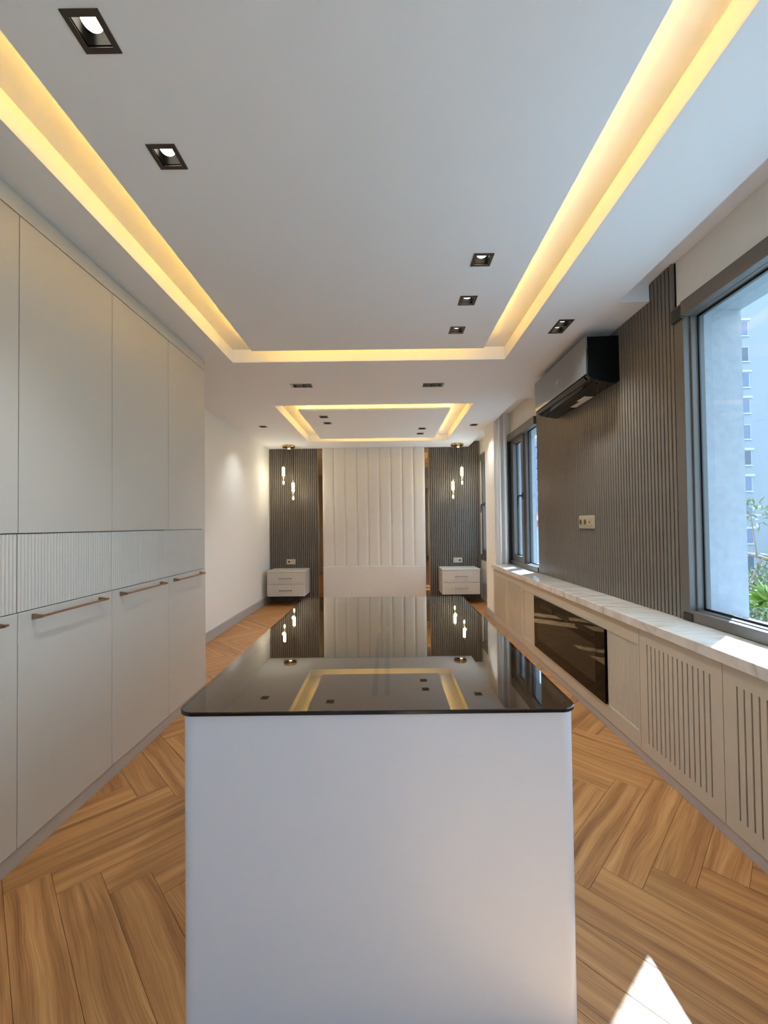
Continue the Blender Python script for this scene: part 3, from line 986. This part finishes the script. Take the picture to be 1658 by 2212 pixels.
gl['label'] = 'smoked black glass top with rounded corners'

# ------------------------------------------------------------------ downlights
def downlight(name, double, label, loc, group):
    root = thing(name, loc, label, 'downlight', group)
    lx = 0.094 if double else 0.048
    ix = 0.078 if double else 0.033
    frm = MB()
    apert = [(-0.0725, -0.0065), (0.0065, 0.0725)] if double else [(-0.033, 0.033)]
    grid_solid(frm, [-lx, lx] + [q for a_ in apert for q in a_], [-0.048, -0.033, 0.033, 0.048], -0.003, 0.001,
               lambda u, v_: not (abs(v_) < 0.033 and any(a_[0] < u < a_[1] for a_ in apert)), 'xyz')
    frm.build('frame', M['dl_frame'], root, bevel=0.0008, seg=1)
    for a0, a1 in apert:
        c = (a0 + a1) / 2
        h = MB()
        t_, w_ = 0.0025, 0.033
        zt_ = 0.07
        h.box(c - w_, c - w_ + t_, -w_, w_, 0.001, zt_); h.box(c + w_ - t_, c + w_, -w_, w_, 0.001, zt_)
        h.box(c - w_ + t_, c + w_ - t_, -w_, -w_ + t_, 0.001, zt_); h.box(c - w_ + t_, c + w_ - t_, w_ - t_, w_, 0.001, zt_)
        h.box(c - w_, c + w_, -w_, w_, zt_, zt_ + 0.003)
        ho = h.build('housing', M['recess_black'], root)
        MB().lathe([(0.021, 0.0), (0.025, 0.006), (0.025, 0.030)], (c, 0, 0.020), 20).build('lamp', M['lamp'], ho, smooth=True)
        ld = bpy.data.lights.new('lamp_light', 'SPOT')
        ld.energy = SPOT_WATTS
        ld.color = (0.86, 0.97, 1.06)
        ld.spot_size = math.radians(104)
        ld.spot_blend = 1.0
        ld.shadow_soft_size = 0.02
        lo_ = bpy.data.objects.new('lamp_light', ld)
        lo_.location = (c, 0, -0.006)
        link(lo_, root)
    return root
GM, GF, GR = 'downlights in the main ceiling panel', 'downlights in the far ceiling panel', 'downlights in the outer ceiling'
dl = downlight('ceiling_downlight', False, 'square downlight nearest the viewer, top left of the picture', (-0.741, 1.036, ZC), GM)
dd = downlight('double_downlight', True, 'twin downlight between the coves, left of the pair', (-0.765, 3.74, ZC), GR)
def place(src, x, y, label, group, rz=0):
    c = copy_tree(src)
    c.location = (x, y, ZC)
    c.rotation_euler = (0, 0, rz)
    c['label'] = label
    c['group'] = group
place(dl, -0.739, 1.397, 'square downlight second on the left of the main ceiling panel', GM)
place(dl, 0.471, 1.975, 'square downlight nearest of three at the right of the main panel', GM)
place(dl, 0.471, 2.338, 'square downlight middle of three at the right of the main panel', GM)
place(dl, 0.471, 2.698, 'square downlight farthest of three at the right of the main panel', GM)
place(dl, -0.73, 4.832, 'small square downlight on the left of the far panel, nearer one', GF)
place(dl, -0.73, 5.132, 'small square downlight on the left of the far panel, farther one', GF)
place(dl, 0.474, 5.484, 'small square downlight on the right of the far panel, nearer one', GF)
place(dl, 0.474, 5.792, 'small square downlight on the right of the far panel, farther one', GF)
place(dl, -1.573, 5.27, 'square downlight near the cream left wall beside the far cove', GR)
place(dl, 1.127, 5.314, 'square downlight near the pillar beside the far cove', GR)
place(dd, 0.433, 3.765, 'twin downlight between the coves, right of the pair', GR)
place(dd, 1.139, 2.667, 'twin downlight beside the air conditioner, set lengthwise', GR, math.pi / 2)

# ------------------------------------------------------------------ pendant lamps over the nightstands
def pendant(xc, yc, label, drops, shade=None):
    root = thing('pendant_lamp', (xc, yc, ZC), label, 'pendant lamp', 'twin pendant lamps over the nightstands')
    part('canopy', MB().lathe([(0.098, -0.032), (0.100, -0.029), (0.100, -0.0005)], (xc, yc, ZC), 36), M['gold'], root, smooth=True)
    sp = part('spot_head', MB().lathe([(0.026, -0.058), (0.030, -0.052), (0.030, -0.032)], (xc + 0.012, yc - 0.03, ZC), 20), M['gold'], root, smooth=True)
    part('spot_lens', MB().lathe([(0.012, -0.0625), (0.021, -0.0590), (0.023, -0.0575)], (xc + 0.012, yc - 0.03, ZC), 20), M['lamp'], sp, smooth=True)
    for dx, dy, ztop in drops:
        x, y = xc + dx, yc + dy
        part('cord', MB().tube((x, y, ztop - 0.01), (x, y, ZC - 0.031), 0.0022, n=8), M['black'], root)
        part('ferrule', MB().lathe([(0.012, -0.028), (0.010, -0.012), (0.005, 0.0), (0.003, 0.012)], (x, y, ztop), 16), M['gold'], root, smooth=True)
        tb = part('glass_tube', MB().lathe([(0.014, -0.172), (0.022, -0.165), (0.022, -0.038), (0.014, -0.029)], (x, y, ztop), 20), M['tube_light'], root, smooth=True)
        bd = part('gold_bead', MB().lathe([(0.004, -0.232), (0.010, -0.228), (0.008, -0.222), (0.017, -0.214), (0.020, -0.203), (0.017, -0.192), (0.009, -0.184), (0.013, -0.178), (0.010, -0.171)], (x, y, ztop), 18), M['gold'], root, smooth=True)
        cd = part('crystal_drop', MB().lathe([(0.003, -0.322), (0.018, -0.306), (0.036, -0.272), (0.030, -0.252), (0.010, -0.234)], (x, y, ztop), 8), M['crystal'], root)
        part('crystal_bulb', MB().lathe([(0.004, -0.306), (0.013, -0.292), (0.015, -0.266), (0.008, -0.244)], (x, y, ztop), 12), M['tube_light'], cd, smooth=True)
        for zz in (-0.17,):
            ld = bpy.data.lights.new('lamp_light', 'POINT')
            ld.energy = 2.6
            ld.color = (1.0, 0.93, 0.78)
            ld.shadow_soft_size = 0.024
            lo_ = bpy.data.objects.new('lamp_light', ld)
            lo_.location = (dx, dy - 0.05, ztop + zz - ZC)
            link(lo_, root)
    ld = bpy.data.lights.new('lamp_light', 'SPOT')
    ld.energy = 3.5
    ld.color = (1.0, 0.88, 0.66)
    ld.spot_size = math.radians(100)
    ld.spot_blend = 0.8
    ld.shadow_soft_size = 0.02
    lo_ = bpy.data.objects.new('lamp_light', ld)
    lo_.location = (0.012, -0.03, -0.07)
    link(lo_, root)
    return root
pendant(-1.552, 6.55, 'gold twin pendant lamp above the left nightstand', [(-0.085, 0.0, 2.197), (0.067, 0.0, 1.950)])
pendant(1.122, 6.57, 'gold twin pendant lamp above the right nightstand', [(0.070, 0.0, 2.165), (-0.075, 0.0, 1.942)])

# ------------------------------------------------------------------ outside
ZG = -7.0
M['ground'] = pbr('outside_ground', (112, 122, 116), 0.9, var=0.15, vscale=0.3)
M['bldg'] = pbr('building_render', (140, 140, 142), 0.9, var=0.03, vscale=0.2)
M['bldg2'] = pbr('tower_render', (112, 114, 150), 0.9)
M['bwhite'] = pbr('building_trim', (176, 178, 182), 0.7)
M['bpane'] = pbr('building_pane', (92, 100, 122), 0.1, spec=0.6)
M['bpane2'] = pbr('building_pane_dark', (74, 76, 88), 0.1, spec=0.6)
M['roof'] = pbr('roof_tile', (170, 92, 76), 0.8)
M['leaf'] = pbr('leaf_green', (98, 118, 34), 0.5, var=0.25, vscale=3)
M['leaf_pale'] = pbr('leaf_grey_green', (98, 104, 62), 0.5, var=0.25, vscale=3)
M['bark'] = pbr('bark', (128, 106, 88), 0.9, var=0.2, vscale=8)
gr = MB().box(XRO + 0.02, 160, -60, 160, ZG - 0.2, ZG).build('ground', M['ground'])
tag(gr, 'ground outside the windows', kind='structure')

bd = thing('apartment_building', (46, 47, ZG), 'pale blue apartment block seen through the near window', 'building')
part('wall', MB().box(38.2, 60, 47, 60, ZG, 29), M['bldg'], bd)
kinds = {}
for r in range(11):
    zc = 23.1 - 2.96 * r
    for ci, xc in enumerate((40.55, 45.6, 50.6)):
        wnd = part('window', MB().box(xc - 0.80, xc + 0.80, 46.93, 47.05, zc - 0.85, zc + 0.85), M['bwhite'], bd)
        dark = (r + ci) % 4 == 1
        for xa, xb in ((xc - 0.72, xc - 0.04), (xc + 0.04, xc + 0.72)):
            part('pane', MB().box(xa, xb, 46.90, 46.935, zc - 0.77, zc + 0.77), M['bpane2'] if dark else M['bpane'], wnd)
        if r % 3 != 1:
            part('shutter_box', MB().box(xc - 0.95, xc + 0.95, 46.75, 47.0, zc + 0.86, zc + 1.10), M['bwhite'], bd)
        part('sill', MB().box(xc - 0.9, xc + 0.9, 46.85, 47.0, zc - 0.94, zc - 0.86), M['bwhite'], bd)
tw = thing('apartment_tower', (26, 62, ZG), 'lilac tower with stacked balconies seen through the middle window', 'building')
part('wall', MB().box(22.4, 31, 60, 72, ZG, 14), M['bldg2'], tw)
for r in range(10):
    z = 12.6 - 1.55 * r
    part('balcony', MB().box(21.5, 23.6, 59.2, 60.5, z - 0.45, z + 0.25), M['bldg2'], tw)
    part('balcony_band', MB().box(21.9, 23.6, 59.4, 60.4, z + 0.25, z + 1.10), M['bwhite'], tw)
hs_ = thing('low_house', (19.5, 52, ZG), 'low house with red roof seen at the foot of the tower', 'building')
part('wall', MB().box(17.2, 22, 50, 56, ZG, 0.8), M['bwhite'], hs_)
part('roof', MB().prism([(16.9, 0.8), (22.3, 0.8), (19.6, 2.6)], 49.7, 56.3, 'y'), M['roof'], hs_)

def tree(name, label, x, y, trunk_top, branches, clusters, leafm, seed):
    rnd = random.Random(seed)
    t = thing(name, (x, y, ZG), label, 'tree', 'trees outside the near window')
    part('trunk', MB().tube((x, y, ZG), (x + 0.1, y, trunk_top), 0.12, 0.012, n=10), M['bark'], t, smooth=True)
    for p, q, r in branches:
        part('branch', MB().tube(p, q, r, r * 0.5, n=8), M['bark'], t, smooth=True)
    lf = MB()
    for (cx, cy, cz, rad, cnt, ln) in clusters:
        for i in range(cnt):
            d = Vector((rnd.gauss(0, 1), rnd.gauss(0, 1), rnd.gauss(0, 1)))
            d.normalize()
            c = Vector((cx, cy, cz)) + d * rad * rnd.random() ** 0.5
            a = (d * 0.6 + Vector((rnd.uniform(-1, 1), rnd.uniform(-1, 1), rnd.uniform(-0.3, 1.0)))).normalized()
            s = a.cross(Vector((rnd.uniform(-1, 1), rnd.uniform(-1, 1), rnd.uniform(-1, 1)))).normalized() * ln * 0.10
            L2 = a * ln * rnd.uniform(0.7, 1.2)
            lf.add([c, c + L2 * 0.5 + s, c + L2, c + L2 * 0.5 - s], [(0, 1, 2, 3)])
    o = part('foliage', lf, M[leafm], t)
    o['kind'] = 'stuff'
tree('oleander_tree', 'pale leafed tree with bare branches outside the near window', 6.6, 7.2, 1.0,
     [((6.6, 7.2, 0.55), (5.9, 7.0, 0.72), 0.034), ((6.4, 7.1, 0.60), (6.0, 7.0, 0.05), 0.020), ((6.3, 7.1, 0.62), (6.12, 7.0, 1.35), 0.014)],
     [(6.5, 7.2, -0.05, 0.50, 900, 0.17), (6.2, 7.0, 1.35, 0.22, 80, 0.14), (6.7, 7.3, -0.9, 0.7, 900, 0.19), (7.2, 7.3, 0.4, 0.5, 350, 0.17), (7.2, 7.1, 1.3, 0.4, 200, 0.15)], 'leaf_pale', 3)
tree('yucca_tree', 'bright green spiky plant top below the pale tree outside', 5.10, 5.6, 0.12,
     [((5.2, 5.6, -0.1), (5.08, 5.55, 0.15), 0.03)],
     [(5.08, 5.55, 0.16, 0.10, 160, 0.24)], 'leaf', 5)
